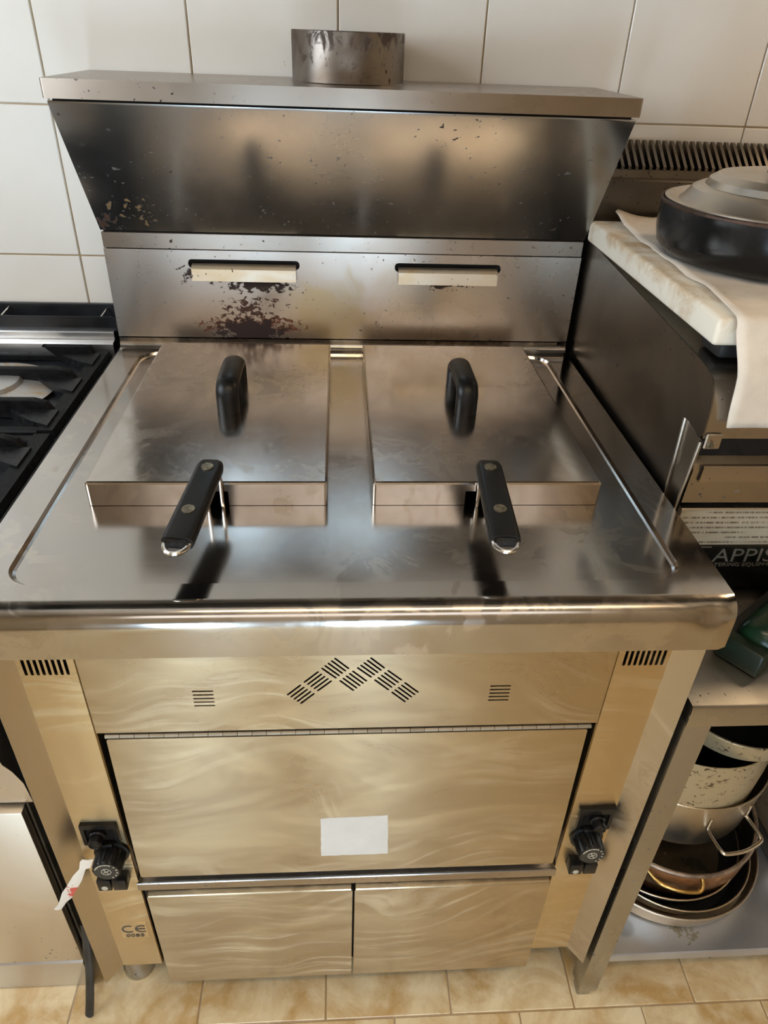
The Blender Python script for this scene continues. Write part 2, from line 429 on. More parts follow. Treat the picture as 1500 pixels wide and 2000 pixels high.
def m_printlines():
    g = G('worn_instruction_plate'); c = g.co(False)
    xyz = g.n('ShaderNodeSeparateXYZ', {0: c})
    line = g.math('FRACT', g.math('MULTIPLY', xyz.outputs[2], 128.0))
    ln = g.math('MULTIPLY', g.step(line, .30, .36), g.step(line, .72, .66))
    row = g.math('FLOOR', g.math('MULTIPLY', xyz.outputs[2], 128.0))
    v = g.n('ShaderNodeCombineXYZ', {0: g.math('MULTIPLY', xyz.outputs[0], 420.0), 1: g.math('MULTIPLY', row, 7.3), 2: 0.0}).outputs[0]
    wd = g.step(g.noise(v, 1.0, 2), .42, .5)
    v2 = g.n('ShaderNodeCombineXYZ', {0: g.math('MULTIPLY', xyz.outputs[0], 9.0), 1: g.math('MULTIPLY', row, 3.1), 2: 0.0}).outputs[0]
    k = g.math('MULTIPLY', g.math('MULTIPLY', ln, wd), g.step(g.noise(v2, 1.0, 1), .40, .46))
    n = g.noise(c, 20, 4)
    col = g.mix(g.math('MULTIPLY', k, .8), g.mix(g.step(n, .3, .7), (.46, .40, .29), (.55, .49, .38)), (.10, .075, .045))
    return g.out(Base_Color=col, Roughness=.45, Metallic=.4)
def m_tag():
    g = G('paper_tag_red_print'); c = g.co(False)
    b = g.blob(c, (.003, 0, -.004), (.012, .05, .024)); n = g.noise(c, 160, 4)
    k = g.step(g.math('ADD', n, g.math('MULTIPLY', b, .4)), .64, .70)
    k = g.math('MULTIPLY', k, g.step(b, 0, .1))
    return g.out(Base_Color=g.mix(k, (.72, .64, .54), (.55, .09, .06)), Roughness=.7)
def m_burner():
    g = G('stained_burner_alloy'); n = g.noise(g.co(), 14, 5, .6, 1)
    return g.out(Base_Color=g.mix(g.step(n, .5, .66), (.50, .485, .47), (.48, .30, .10)), Roughness=.4, Metallic=.7)
def m_shelf():
    g = G('marked_shelf_steel'); c = g.co(False); n = g.noise(c, 10, 5)
    col = g.mix(g.step(n, .3, .7), (.50, .52, .56), (.60, .62, .66))
    for p in ((-.455, -.285, 0), (-.355, -.315, 0), (-.205, -.25, 0)):
        q = g.n('ShaderNodeVectorMath', {0: c, 1: p}, operation='SUBTRACT').outputs[0]
        l = g.n('ShaderNodeVectorMath', {0: q}, operation='LENGTH').outputs['Value']
        col = g.mix(g.step(l, .022, .017, 0, .5), col, (.24, .23, .23))
    st = g.step(g.math('ADD', g.noise(c, 40, 5, .7), g.math('MULTIPLY', g.blob(c, (-.25, -.32, 0), (.07, .04, .1)), .4)), .78, .82)
    col = g.mix(g.math('MULTIPLY', st, .7), col, (.28, .24, .12))
    return g.out(Base_Color=col, Roughness=g.step(n, .3, .7, .28, .42), Metallic=.8)
def m_paint(nm, col, r=.7):
    g = G(nm); n = g.noise(g.co(False), 3, 5)
    return g.out(Base_Color=g.mix(g.step(n, .3, .7), tuple(x * .94 for x in col), col), Roughness=r)
def m_emit(nm, col, s):
    g = G(nm); return g.out(Base_Color=col, Emission_Color=col, Emission_Strength=s)
T_WALL, T_GROUT, T_FLOOR, T_BOARD, T_COPPER, T_SPECK, T_BPOT, T_PLATE, T_TAG, T_BURN, T_SHELF = m_tile(), m_grout(), m_floor(), m_board(), m_copper(), m_speck(), m_blackpot(), m_printlines(), m_tag(), m_burner(), m_shelf()
T_CREAM = m_paint('cream_paint', (.60, .50, .36)); T_CEIL = m_paint('ceiling_paint', (.74, .69, .62)); T_FRAME = m_paint('white_frame_paint', (.8, .8, .78), .4)
T_TUBE = m_emit('lamp_tube_glow', (1.0, .80, .55), 3.0)

# ------------------------------------------------------------------ the setting
X0, X1, Y0, Y1, H = ROOM['x0'], ROOM['x1'], ROOM['y0'], ROOM['y1'], ROOM['h']
wall = struct(M().box(X0 - .1, X1 + .1, Y1 + .004, Y1 + .12, 0, H).build('wall_back', T_GROUT))
TP, TZ = .2302, .2345
tm = None
i0 = math.floor((X0 + .0145) / TP)
for i in range(i0, math.ceil((X1 + .0145) / TP)):
    for j in range(-5, 7):
        xa = -.0145 + i * TP; za = 1.030 + j * TZ
        xl, xr, zl, zr = max(xa, X0), min(xa + TP, X1), max(za, 0), min(za + TZ, H)
        if xr - xl < .02 or zr - zl < .02: continue
        full = abs(xr - xl - TP) < 1e-6 and abs(zr - zl - TZ) < 1e-6
        ctr = Vector(((xl + xr) / 2, Y1 + .004, (zl + zr) / 2))
        if full and tm is not None:
            o = link('wall_tile', tm, T_WALL, wall, ctr)
        else:
            o = M().box(xl + .0013, xr - .0013, Y1, Y1 + .008, zl + .0013, zr - .0013, .0012, 1).build('wall_tile', T_WALL, wall)
            if full: tm = o.data
        o.rotation_euler = (random.uniform(-.0012, .0012), 0, random.uniform(-.0015, .0015))
floor = struct(M().box(X0 - .1, X1 + .1, Y0 - .1, Y1 + .1, -.1, -.003).build('floor', T_GROUT))
FP = .213; fm_ = None
for r in range(-8, 5):
    ya = -.012 + r * FP; off = .1735 if r % 2 == 0 else .1735 + FP * .545
    for i in range(-11, 12):
        xa = off + i * FP
        xl, xr, yl, yr = max(xa, X0), min(xa + FP, X1), max(ya, Y0), min(ya + FP, Y1)
        if xr - xl < .03 or yr - yl < .03: continue
        full = abs(xr - xl - FP) < 1e-6 and abs(yr - yl - FP) < 1e-6
        if full and fm_ is not None: link('floor_tile', fm_, T_FLOOR, floor, ((xl + xr) / 2, (yl + yr) / 2, -.004))
        else:
            o = M().box(xl + .0012, xr - .0012, yl + .0012, yr - .0012, -.008, 0, .0012, 1).build('floor_tile', T_FLOOR, floor)
            if full: fm_ = o.data
struct(M().box(X0 - .1, X1 + .1, Y0 - .1, Y1 + .1, H, H + .1).build('ceiling', T_CEIL))
struct(M().box(X1, X1 + .1, Y0, Y1, 0, H).build('wall_right', T_CREAM))
# left wall with a window opening, front wall with three made-up openings for the added lights
def holed_wall(name, a0, a1, holes, fn, tk):
    m = M(); m.panel([(a0, 0), (a1, 0), (a1, H), (a0, H)], [[(p, r), (q, r), (q, s_), (p, s_)] for p, q, r, s_ in holes], fn, tk)
    return struct(m.build(name, T_CREAM))
holed_wall('wall_left', Y0, Y1, [(-.80, .30, 1.25, 2.25)], lambda u, v, d: Vector((X0 - d, u, v)), .1)
holed_wall('wall_front', X0, X1, [(-.63, -.38, .06, .84), (-.04, .21, .06, .84), (-.80, .90, 1.80, 2.30)], lambda u, v, d: Vector((u, Y0 - d, v)), .1)
def window(n, fn, p, q, r, s_):
    m = M(); t = .03
    for a, b, c_, d_ in ((p, q, r, r + t), (p, q, s_ - t, s_), (p, p + t, r + t, s_ - t), (q - t, q, r + t, s_ - t)):
        A, B = fn(a, c_, -.012), fn(b, d_, .05)
        m.box(min(A.x, B.x), max(A.x, B.x), min(A.y, B.y), max(A.y, B.y), min(A.z, B.z), max(A.z, B.z), .003, 1)
    o = struct(m.build('window_%d' % n, T_FRAME)); return o
window(1, lambda u, v, d: Vector((X0 - d, u, v)), -.80, .30, 1.25, 2.25)
window(2, lambda u, v, d: Vector((u, Y0 - d, v)), -.63, -.38, .06, .84)  # frame of a made-up opening around the first added low light
window(3, lambda u, v, d: Vector((u, Y0 - d, v)), -.04, .21, .06, .84)  # frame of a made-up opening around the second added low light
window(4, lambda u, v, d: Vector((u, Y0 - d, v)), -.80, .90, 1.80, 2.30)  # frame of a made-up opening around the added high light
lamp = thing('ceiling_lamp', (.30, -.90, H), 'long white ceiling lamp over the aisle, out of view above', 'lamp')
M().box(-.58, 1.18, -1.01, -.79, H - .06, H, .006).build('housing', T_FRAME, lamp)
for dy in (-.05, .05): M().tube([(-.54, -.90 + dy, H - .085), (1.14, -.90 + dy, H - .085)], .013, 12).build('tube', T_TUBE, lamp)

# unseen canopy added above the frame to shade the wall from the ceiling lamp
cn = thing('extractor_canopy', (.2, .3, 1.92), 'steel extractor canopy above the cooking line, out of view', 'canopy')
q = M(); q.sheet([(-.20, 1.92), (-.20, 2.02), (.35, 2.55), (.80, 2.55)], lambda u, v, t: Vector((t, u, v)), [-.95, 1.75])
for x in (-.95, 1.75): q.b.faces.new([q.b.verts.new((x, a, b)) for a, b in ((-.20, 1.92), (-.20, 2.02), (.35, 2.55), (.80, 2.55), (.80, 1.92))])
q.build('canopy_shell', S_TABLE, cn)
M().box(-.95, 1.75, .30, .80, 1.96, 1.97).build('filter_panel', S_GRID, cn)
M().box(1.07, 1.33, .47, .73, 1.915, 1.955, .006).build('lamp_housing', T_FRAME, cn)  # housing for the added warm lamp

# ------------------------------------------------------------------ the deep fryer
fr = thing('deep_fryer', (0, .35, 0), 'twin-tank stainless steel deep fryer with overhanging back hood and round flue collar', 'fryer')
L, R_ = -.4, .4
ZT, ZI = .900, .8945
# worktop: flat border with pressed-in field, two tank openings, bullnose front and apron
m = M()
field = rrect(-.360, .360, .046, .682, .032, 8); field2 = rrect(-.3545, .3545, .0515, .6765, .027, 8)
TOPF = lambda z: (lambda u, v, d: Vector((u, v, z - d)))
m.panel([(L, .022), (R_, .022), (R_, .690), (L, .690)], [field], TOPF(ZT), .0004, outer=False)
n = len(field)
mid = [((a[0] * .5 + b[0] * .5), (a[1] * .5 + b[1] * .5)) for a, b in zip(field, field2)]
rr = [[m.b.verts.new((p[0], p[1], z)) for p in lp] for lp, z in ((field, ZT), ([(a[0]*.85+b[0]*.15, a[1]*.85+b[1]*.15) for a, b in zip(field, field2)], ZT - .0012), (mid, ZT - .0042), (field2, ZI))]
for A, B in zip(rr, rr[1:]):
    for i in range(n): m.b.faces.new((A[i], A[(i + 1) % n], B[(i + 1) % n], B[i]))
tanks = [rrect(-.300, -.047, .215, .630, .015, 4), rrect(.043, .296, .215, .630, .015, 4)]
m.panel(field2, tanks, TOPF(ZI), .02, outer=False)
# front roll + apron
prof = arc(.022, ZT - .022, .022, 90, 180, 10) + [(0.0, .872), (0.0, .864), (0.0, .856), (0.0, .840), (.004, .8385), (.012, .8385)]
xs = [L + .8 * k / 80 for k in range(81)]
def frontpt(u, v, t):
    d = math.exp(-(((t - .371) / .012) ** 2 + ((v - .884) / .009) ** 2)) * .0045
    rc = max(0, abs(t) - .392) / .008
    return Vector((t, u + d + .004 * rc * rc, v))
m.sheet(prof, frontpt, xs)
for s in (L, R_):   # side skirts
    m.b.faces.new([m.b.verts.new((s, y, z)) for y, z in ([(.690, ZT), (.690, .84), (.012, .84), (.004, .84)] + [(.004 + p[0], p[1]) for p in prof[:11]][::-1])])
# coved junction with the backsplash
m.sheet(arc(.690, ZT + .013, .013, -90, 0, 6) + [(.703, ZT + .02)], lambda u, v, t: Vector((t, u, v)), [L, R_])
m.build('worktop', S_TOP, fr, 28)
for i, x in enumerate((-.1735, .1695)):
    t = M(); lp = tanks[i]
    a = [t.b.verts.new((p[0], p[1], ZI - .018)) for p in lp]; b = [t.b.verts.new((p[0], p[1], .70)) for p in lp]
    for k in range(len(lp)): t.b.faces.new((a[k], a[(k + 1) % len(lp)], b[(k + 1) % len(lp)], b[k]))
    t.b.faces.new(b); t.build('tank', K_DARK, fr)
# backsplash, ledge band, slanted hood, cap, flue
YB = .703
def hookslots(x0, x1): return rrect(x0 - .006, x1 + .006, 1.040, 1.0545, .006, 3)
HOOKS = ((-.2595, -.0865), (.0865, .2565))
M().panel([(L, ZT + .018), (R_, ZT + .018), (R_, 1.0690), (L, 1.0690)], [hookslots(*h) for h in HOOKS], FR(YB), .012).build('backsplash', S_BACK, fr, 30, origin=(0, YB, .985))
M().box(L + .003, R_ - .003, YB + .012, YB + .03, ZT - .02, 1.10).build('back_cavity', K_GAPS, fr)
for x0, x1 in HOOKS:
    h = M(); pr = [(.004, 1.047), (-.007, 1.0445), (-.0105, 1.041), (-.0125, 1.022), (-.0115, 1.0215), (-.0095, 1.040), (-.006, 1.0428), (.004, 1.0455)]
    h.prism(pr, lambda u, v, t: Vector((t, YB + u, v)), x0, x1)
    h.build('basket_hook', S_HOOK, fr)
M().box(L + .001, R_ - .001, YB - .0015, YB + .012, 1.0705, 1.0955, .0008, 1).build('ledge_band', S_CAP, fr)
M().box(L + .004, R_ - .004, YB + .004, YB + .012, 1.066, 1.10).build('seam_grease', K_GAPS, fr)
hb, ht = (YB - .002, 1.0985), (.5765, 1.2855)
dv = Vector((0, ht[0] - hb[0], ht[1] - hb[1])).normalized(); nv = Vector((0, dv.z, -dv.y))   # behind the face
h = M()
h.prism([(hb[0], hb[1]), (ht[0], ht[1]), (ht[0] - .0005, ht[1] + .003), (.80, ht[1] + .003), (.80, hb[1])], lambda u, v, t: Vector((t, u, v)), L + .001, R_ - .001)
h.build('hood_panel', S_HOOD, fr, 30)
M().box(L + .006, R_ - .006, .582, .80, 1.284, 1.2935).build('hood_seam', K_GAPS, fr)
c_ = M()
cp = rrect(-.404, .404, .5735, .802, .004, 3)
c_.panel(cp, [[(0 + .0805 * math.cos(2 * PI * k / 40), .715 + .0805 * math.sin(2 * PI * k / 40)) for k in range(40)]], TOPF(1.3146), .003, outer=False)
a = [c_.b.verts.new((p[0], p[1], 1.3146)) for p in cp]; b = [c_.b.verts.new((p[0], p[1], 1.2915)) for p in cp]
for k in range(len(cp)): c_.b.faces.new((a[k], a[(k + 1) % len(cp)], b[(k + 1) % len(cp)], b[k]))
c_.build('hood_cap', S_CAP, fr, 50)
f_ = M()
f_.lathe([(.0805, 1.25), (.0805, 1.3770), (.0815, 1.3780), (.0825, 1.3770), (.0825, 1.3160), (.0850, 1.3147), (.0850, 1.3140), (.0815, 1.31)], at(0, .715, 0), 64)
f_.build('flue_collar', S_FLUE, fr, 40)
f_ = M(); f_.lathe([(0, 1.296), (.0795, 1.296)], at(0, .715, 0), 40); f_.build('flue_inside', K_DARK, fr)
# carcass behind the front panels
M().box(-.384, .384, .060, .700, .13, .838).build('carcass', K_DARK, fr)
YC = .040
for s in (-1, 1):
    q = M(); vs = [slot((s * (.3145 + k * .00645), .7775), (s * (.3145 + k * .00645), .812), .0036) for k in range(8)]
    q.panel([(min(s * .305, s * .367), .105), (max(s * .305, s * .367), .105), (max(s * .305, s * .367), .838), (min(s * .305, s * .367), .838)], vs, FR(YC), .004)
    # return flange towards the doors
    q.sheet([(.305, YC), (.3035, YC + .002), (.3035, YC + .02)], lambda u, v, t: Vector((s * u, v, t)), [.105, .838])
    q.build('column_panel', S_COL, fr)
    q = M(); q.sheet([(.367, YC), (.3685, YC - .0012), (.3875, .0135), (.3885, .0145), (.3885, .30)], lambda u, v, t: Vector((s * u, v, t)), [.105, .838])
    o = q.build('corner_post', S_POST, fr, 30)
    q = M(); q.lathe([(0, 0), (.027, 0), (.027, .012), (.024, .018), (.024, .13), (0, .13)], at(s * .367, .088 if s < 0 else .16, 0), 24); q.build('foot', S_TABLE, fr)
    q = M(); q.lathe([(0, 0), (.024, 0), (.024, .012), (.016, .018), (.016, .13), (0, .13)], at(s * .345, .64, 0), 24); q.build('foot', S_TABLE, fr)
# upper fixed panel with its chevron of louvre slots
G7 = [((-.0745, .7413), (-.0596, .7566), (-.0598, .7266), (-.0447, .742)), ((-.0546, .7618), (-.0393, .7775), (-.0399, .7473), (-.0247, .7625)),
      ((-.0344, .7832), (-.0192, .7677), (-.0198, .7984), (-.0049, .7825)), ((-.0141, .7627), (.0008, .7469), (.0003, .7777), (.0155, .7619)),
      ((.0056, .7831), (.0209, .7682), (.0202, .7983), (.0353, .7826)), ((.0256, .763), (.0413, .7469), (.0402, .7778), (.0557, .7626)),
      ((.0461, .742), (.0617, .726), (.0604, .7574), (.0761, .7416))]
hs = []
for a, b, c2, d in G7:
    for k in range(5):
        t = k / 4; hs.append(slot((a[0] + (c2[0] - a[0]) * t, a[1] + (c2[1] - a[1]) * t), (b[0] + (d[0] - b[0]) * t, b[1] + (d[1] - b[1]) * t), .0024))
for xa, xb in ((-.1815, -.1595), (.1615, .1840)):
    for k in range(5): hs.append(slot((xa, .7255 + k * .006), (xb, .7255 + k * .006), .0022))
M().panel([(-.3015, .6810), (.3015, .6810), (.3015, .838), (-.3015, .838)], hs, FR(.0365), .004).build('louvre_panel', S_FRONT, fr)
M().box(-.300, .300, .052, .060, .36, .838).build('front_cavity', K_DARK, fr)
# piano hinge with its knuckles
hg = M().box(-.293, .293, .040, .0415, .667, .680).build('hinge', K_GAPS, fr)
kn = None
for k in range(34):
    x = -.2925 + k * .0173
    if kn is None:
        kn_o = M().tube([(x, .0375, .6745), (x + .0167, .0375, .6745)], .0031, 10).build('knuckle', S_HINGE, hg); kn = kn_o.data
    else: link('knuckle', kn, S_HINGE, hg, (x + .00835, .0375, .6745))
# drop door, slightly ajar at the bottom
def doorpt(u, v, d): return Vector((u, .0370 - (.668 - v) * .040 + d, v))
q = M(); ol = rrect(-.2925, .2925, .3880, .6685, .003, 3)
q.panel(ol, [], doorpt, .016)
dr = q.build('drop_door', S_FRONT, fr)
q = M(); random.seed(3)
st = []
for p, q2 in (((-.041, .425), (.0515, .4255)), ((.0515, .4255), (.049, .5105)), ((.049, .5105), (-.041, .507)), ((-.041, .507), (-.041, .425))):
    for k in range(9):
        t = k / 9; j = .0006 if 0 < k else 0
        st.append((p[0] + (q2[0] - p[0]) * t + random.uniform(-j, j), p[1] + (q2[1] - p[1]) * t + random.uniform(-j, j)))
q.panel(st, [], lambda u, v, d: doorpt(u, v, d - .0006), .0008)
o = q.build('sticker', K_STICK, dr); o['label'] = 'blank white sticker with chipped edges'
# drip trough lip below the drop door
q = M(); q.sheet([(.0515, .372), (.049, .363), (.034, .3625), (.031, .366), (.0295, .3685), (.0275, .3690), (.0265, .3675), (.0265, .3525), (.028, .351), (.045, .351)], lambda u, v, t: Vector((t, u, v)), [-.3015, .3015])
q.build('trough_lip', S_CAP, fr, 30)
M().box(-.300, .300, .0505, .0518, .368, .43).build('trough_back', S_COOK, fr)
for x0, x1 in ((-.2905, .0030), (.0062, .2960)):
    q = M(); q.panel(rrect(x0, x1, .0835, .3425, .002, 3), [], lambda u, v, d: Vector((u, .0215 + d, v)), .018)
    q.sheet([(.0215, .3425), (.0225, .3445), (.0255, .3452), (.0395, .3452)], lambda u, v, t: Vector((t, u, v)), [x0 + .002, x1 - .002])
    q.build('lower_door', S_FRONT, fr)
M().box(-.300, .300, .0405, .06, .10, .352).build('lower_cavity', K_GAPS, fr)
# control stacks
def controls(cx, flip, kx):
    bz = M(); bz.panel(rrect(cx - .024, cx + .024, .455, .5, .002, 2), [rrect(cx - .019, cx + .019, .4585, .4905, .001, 2)], FR(.0345), .006)
    if flip > 0: bz.box(cx - .026, cx + .026, .033, .040, .4995, .505, .001, 1)
    bz = bz.build('igniter_housing', K_BLACK, fr)
    M().box(cx - .019, cx + .019, .0385, .0398, .4585, .4905).build('recess', K_DARK, bz)
    b = M(); b.lathe([(.0105, 0), (.0105, .006), (.009, .008), (.009, .018), (.0072, .020), (.0062, .0185), (0, .0185)], at(cx + .003 * flip, .0395, .4765) @ Matrix.Rotation(PI / 2, 4, 'X'), 24)
    b.build('igniter_button', K_BLACK, bz)
    seg = 48; q = M(); rot = at(kx, .0385, .4345) @ Matrix.Rotation(PI / 2 - .05, 4, 'X')
    def ring(r, z, rib): return [q.b.verts.new(rot @ Vector(((r + (rib if k % 4 < 2 else -rib)) * math.cos(2 * PI * k / seg), (r + (rib if k % 4 < 2 else -rib)) * math.sin(2 * PI * k / seg), z))) for k in range(seg)]
    rs = [ring(.0235, 0, 0), ring(.0235, .004, 0), ring(.0195, .005, .0009), ring(.0185, .0285, .0009), ring(.0175, .0305, 0)]
    for A, B in zip(rs, rs[1:]):
        for k in range(seg): q.b.faces.new((A[k], A[(k + 1) % seg], B[(k + 1) % seg], B[k]))
    q.b.faces.new(rs[0][::-1]); q.b.faces.new(rs[-1])
    kb = q.build('control_knob', K_BLACK, fr, 30)
    q = M(); q.lathe([(0, .0309), (.0168, .0309), (.0168, .0300)], rot, 40); q.build('dial_face', K_DIAL, kb)
    q = M()
    for k in range(9):
        an = math.radians(-150 + k * 25)
        q.box(-.0008, .0008, .0132, .0155, .0309, .0313, rot=rot @ Matrix.Rotation(an, 4, 'Z'))
    q.lathe([(.0058, .0309), (.0058, .0313), (.0067, .0313), (.0067, .0309)], rot, 28, close=True)
    q.box(-.0007, .0007, -.0052, .0052, .0309, .0313, rot=rot @ Matrix.Rotation(.5, 4, 'Z')); q.box(-.0045, .0045, -.0007, .0007, .0309, .0313, rot=rot @ Matrix.Rotation(.5, 4, 'Z'))
    n0 = 10
    lo = [q.b.verts.new(rot @ Vector((.0140 * math.cos(math.radians(70 + k * 10)), .0140 * math.sin(math.radians(70 + k * 10)), .0313))) for k in range(n0)]
    hi = [q.b.verts.new(rot @ Vector((.0158 * math.cos(math.radians(70 + k * 10)), .0158 * math.sin(math.radians(70 + k * 10)), .0313))) for k in range(n0)]
    for k in range(n0 - 1): q.b.faces.new((lo[k], hi[k], hi[k + 1], lo[k + 1]))
    q.build('dial_markings', K_MARK, kb)
    M().box(kx - .009, kx + .006, .030, .0400, .460 - .008, .4665 - .006, .002, 2).build('knob_stop', K_BLACK, kb)
    for k, dx in enumerate((-.0105, .0105)):
        b = M().box(cx + dx - .0095, cx + dx + .0095, .0235, .0400, .360, .384, .0012, 2).build('push_button', K_BLACK, fr)
        if k == 0:
            q = M(); q.lathe([(0, .0006), (.0042, .0006), (.0046, 0)], at(cx + dx, .0235, .367) @ Matrix.Rotation(PI / 2, 4, 'X'), 18); q.build('button_dot', K_MARK, b)
controls(-.3345, -1, -.3265); controls(.3400, 1, .3360)
ce = M().panel(rrect(-.3525, -.3115, .194, .2375, .002, 2), [], FR(.0393), .0008).build('conformity_plate', steel('plate_foil', (.72, .60, .42), .3, .4, .2, (.55, .42, .24), .6, (20, 20, 20)), fr)
def cee(cx, cz, r, mid_bar):
    q = M(); wd = .0030; A = [math.radians(55 + 250 * k / 20) for k in range(21)]
    o_ = [q.b.verts.new((cx + r * math.cos(t), .0390, cz + r * math.sin(t))) for t in A]; i_ = [q.b.verts.new((cx + (r - wd) * math.cos(t), .0390, cz + (r - wd) * math.sin(t))) for t in A]
    for k in range(20): q.b.faces.new((o_[k], o_[k + 1], i_[k + 1], i_[k]))
    if mid_bar: q.box(cx - r + .001, cx + r * .45, .0388, .0391, cz - .0013, cz + .0013)
    q.build('lettering', K_PRINT, ce)
cee(-.3400, .2200, .0105, False); cee(-.3200, .2200, .0105, True)
text('0085', .0115, K_PRINT, ce, (-.3325, .0389, .1970), align='CENTER', sx=1.25).location.x += 0

# ------------------------------------------------------------------ lids and fry baskets
def lid(x0, x1, nx0, nx1, label):
    y0, y1, zb, zt = .200, .6575, .8950, .9275
    t = thing('fryer_lid', ((x0 + x1) / 2, .43, zb), label, 'lid', 'fryer tank lids')
    q = M(); r = .0030
    # top skin with a small notch in the front skirt below it
    ol = rrect(x0, x1, y0, y1, .004, 3)
    inr = [(min(max(p[0], x0 + r), x1 - r), min(max(p[1], y0 + r), y1 - r)) for p in ol]
    q.panel(inr, [], TOPF(zt), .001, outer=False)
    top = [q.b.verts.new((p[0], p[1], zt)) for p in inr]; sh = [q.b.verts.new((p[0], p[1], zt - r)) for p in ol]
    k_ = len(ol)
    mid_ = [q.b.verts.new((p[0] * .3 + w_[0] * .7, p[1] * .3 + w_[1] * .7, zt - r * .3)) for p, w_ in zip(inr, ol)]
    for A, B in ((top, mid_), (mid_, sh)):
        for i in range(k_): q.b.faces.new((A[i], A[(i + 1) % k_], B[(i + 1) % k_], B[i]))
    def wallq(a, b, za, zb_): q.b.faces.new([q.b.verts.new((a[0], a[1], za)), q.b.verts.new((b[0], b[1], za)), q.b.verts.new((b[0], b[1], zb_)), q.b.verts.new((a[0], a[1], zb_))])
    for i in range(k_):
        a, b = ol[i], ol[(i + 1) % k_]
        if abs(a[1] - y0) < 1e-6 and abs(b[1] - y0) < 1e-6 and abs(b[0] - a[0]) > .05:
            pts = sorted([a, b])
            wallq(pts[0], (nx0, y0), zt - r, zb); wallq((nx1, y0), pts[1], zt - r, zb); wallq((nx0, y0), (nx1, y0), zt - r, zb + .020)
        else: wallq(a, b, zt - r, zb)
    q.build('tray', S_LID, t, 40)
    hx = (-.170 if x0 < 0 else .167); rf = .015
    pts = [(hx, .392, zt), (hx, .392, zt + .022)] + [(hx, .392 + .018 - .018 * math.cos(a), zt + .022 + .016 * math.sin(a)) for a in [k * PI / 12 for k in range(1, 7)]] \
        + [(hx, .492 - .018 + .018 * math.sin(a), zt + .022 + .016 * math.cos(a)) for a in [k * PI / 12 for k in range(0, 7)]] + [(hx, .492, zt + .022), (hx, .492, zt)]
    q = M(); q.tube(pts, .0135, 14, flat=(.0105, .0158)); q.build('handle', K_BLACK, t, 50)
    return t
lid(-.3150, -.0290, -.176, -.148, 'flat stainless fryer lid with black handle, over the left tank')
lid(.0260, .3090, .140, .168, 'flat stainless fryer lid with black handle, over the right tank')
def basket(sx, xb, xf, label):
    t = thing('fry_basket', (sx, .42, .80), label, 'basket', 'fry baskets')
    q = M()   # wire basket inside the tank
    for z in (.80, .84, .872):
        q.tube([(sx - .10, .235, z), (sx + .10, .235, z), (sx + .10, .60, z), (sx - .10, .60, z), (sx - .10, .235, z)], .002, 6)
    for k in range(9):
        x = sx - .10 + k * .025
        q.tube([(x, .235, .872), (x, .235, .80), (x, .60, .80), (x, .60, .872)], .0012, 5)
    q.build('wire_basket', S_BRIGHT, t)
    p0, p1 = Vector((xb, .203, .9535)), Vector((xf, .058, .9435))
    d = (p1 - p0).normalized(); sd = Vector((0, 0, 1)).cross(d).normalized(); up = d.cross(sd).normalized()
    if up.z < 0: up = -up
    side = 1 if xb < 0 else -1
    wx = xb + side * .0095
    q = M()
    for o_ in (-.0085, .0085):
        x = xb + o_
        q.tube(curve([(x, .235, .872), (x, .206, .882), (x, .1935, .900), (x, .1945, .935), (x, .190, .9475), (x, .175, .951)], 4), .0022, 8)
    q.build('stem', S_BRIGHT, t)
    # grip: rounded slab with slight taper and rounded back end
    Ln = (p1 - p0).length; q = M(); rings = []
    for tt, wf, th in ((0.0, .010, .005), (.004, .0138, .0075), (.012, .0155, .0088), (.05, .0158, .009), (Ln * .6, .0162, .009), (Ln - .006, .0165, .0088), (Ln - .0005, .0163, .0085)):
        lp = rrect(-wf, wf, -th, th * .8, min(.0062, th * .75), 4)
        rings.append([q.b.verts.new(p0 + d * tt + sd * a + up * b) for a, b in lp])
    for A, B in zip(rings, rings[1:]):
        for k in range(len(A)): q.b.faces.new((A[k], A[(k + 1) % len(A)], B[(k + 1) % len(A)], B[k]))
    q.b.faces.new(rings[0][::-1]); q.b.faces.new(rings[-1])
    gp = q.build('grip', K_BLACK, t, 50)
    for tt in (.020, .100):
        q = M(); c0 = p0 + d * tt + up * .0072
        mt = Matrix((sd, d, up)).transposed().to_4x4(); mt.translation = c0
        q.lathe([(.0072, 0), (.0070, .0012), (0, .0016)], mt, 20); q.build('rivet', K_RIVET, gp)
    q = M(); c0 = p1 - d * .004 - up * .001
    q.tube([c0 - sd * .0125 - d * .004] + [c0 + d * (.004 + .0165 * math.sin(a)) - sd * (.0125 * math.cos(a)) for a in [PI * k / 12 for k in range(13)]] + [c0 + sd * .0125 - d * .004], .0028, 10)
    q.build('hanging_loop', S_BRIGHT, gp)
    q = M(); rings = rrect(-.0105, .0105, -.0055, .0045, .003, 3)
    q.b.faces.new([q.b.verts.new(p1 + d * .0001 + sd * a + up * b) for a, b in rings]); q.build('socket', K_CRUST, gp)
basket(-.163, -.163, -.1785, 'fry basket with black riveted grip sticking out of the left lid')
basket(.157, .163, .1575, 'fry basket with black riveted grip sticking out of the right lid')

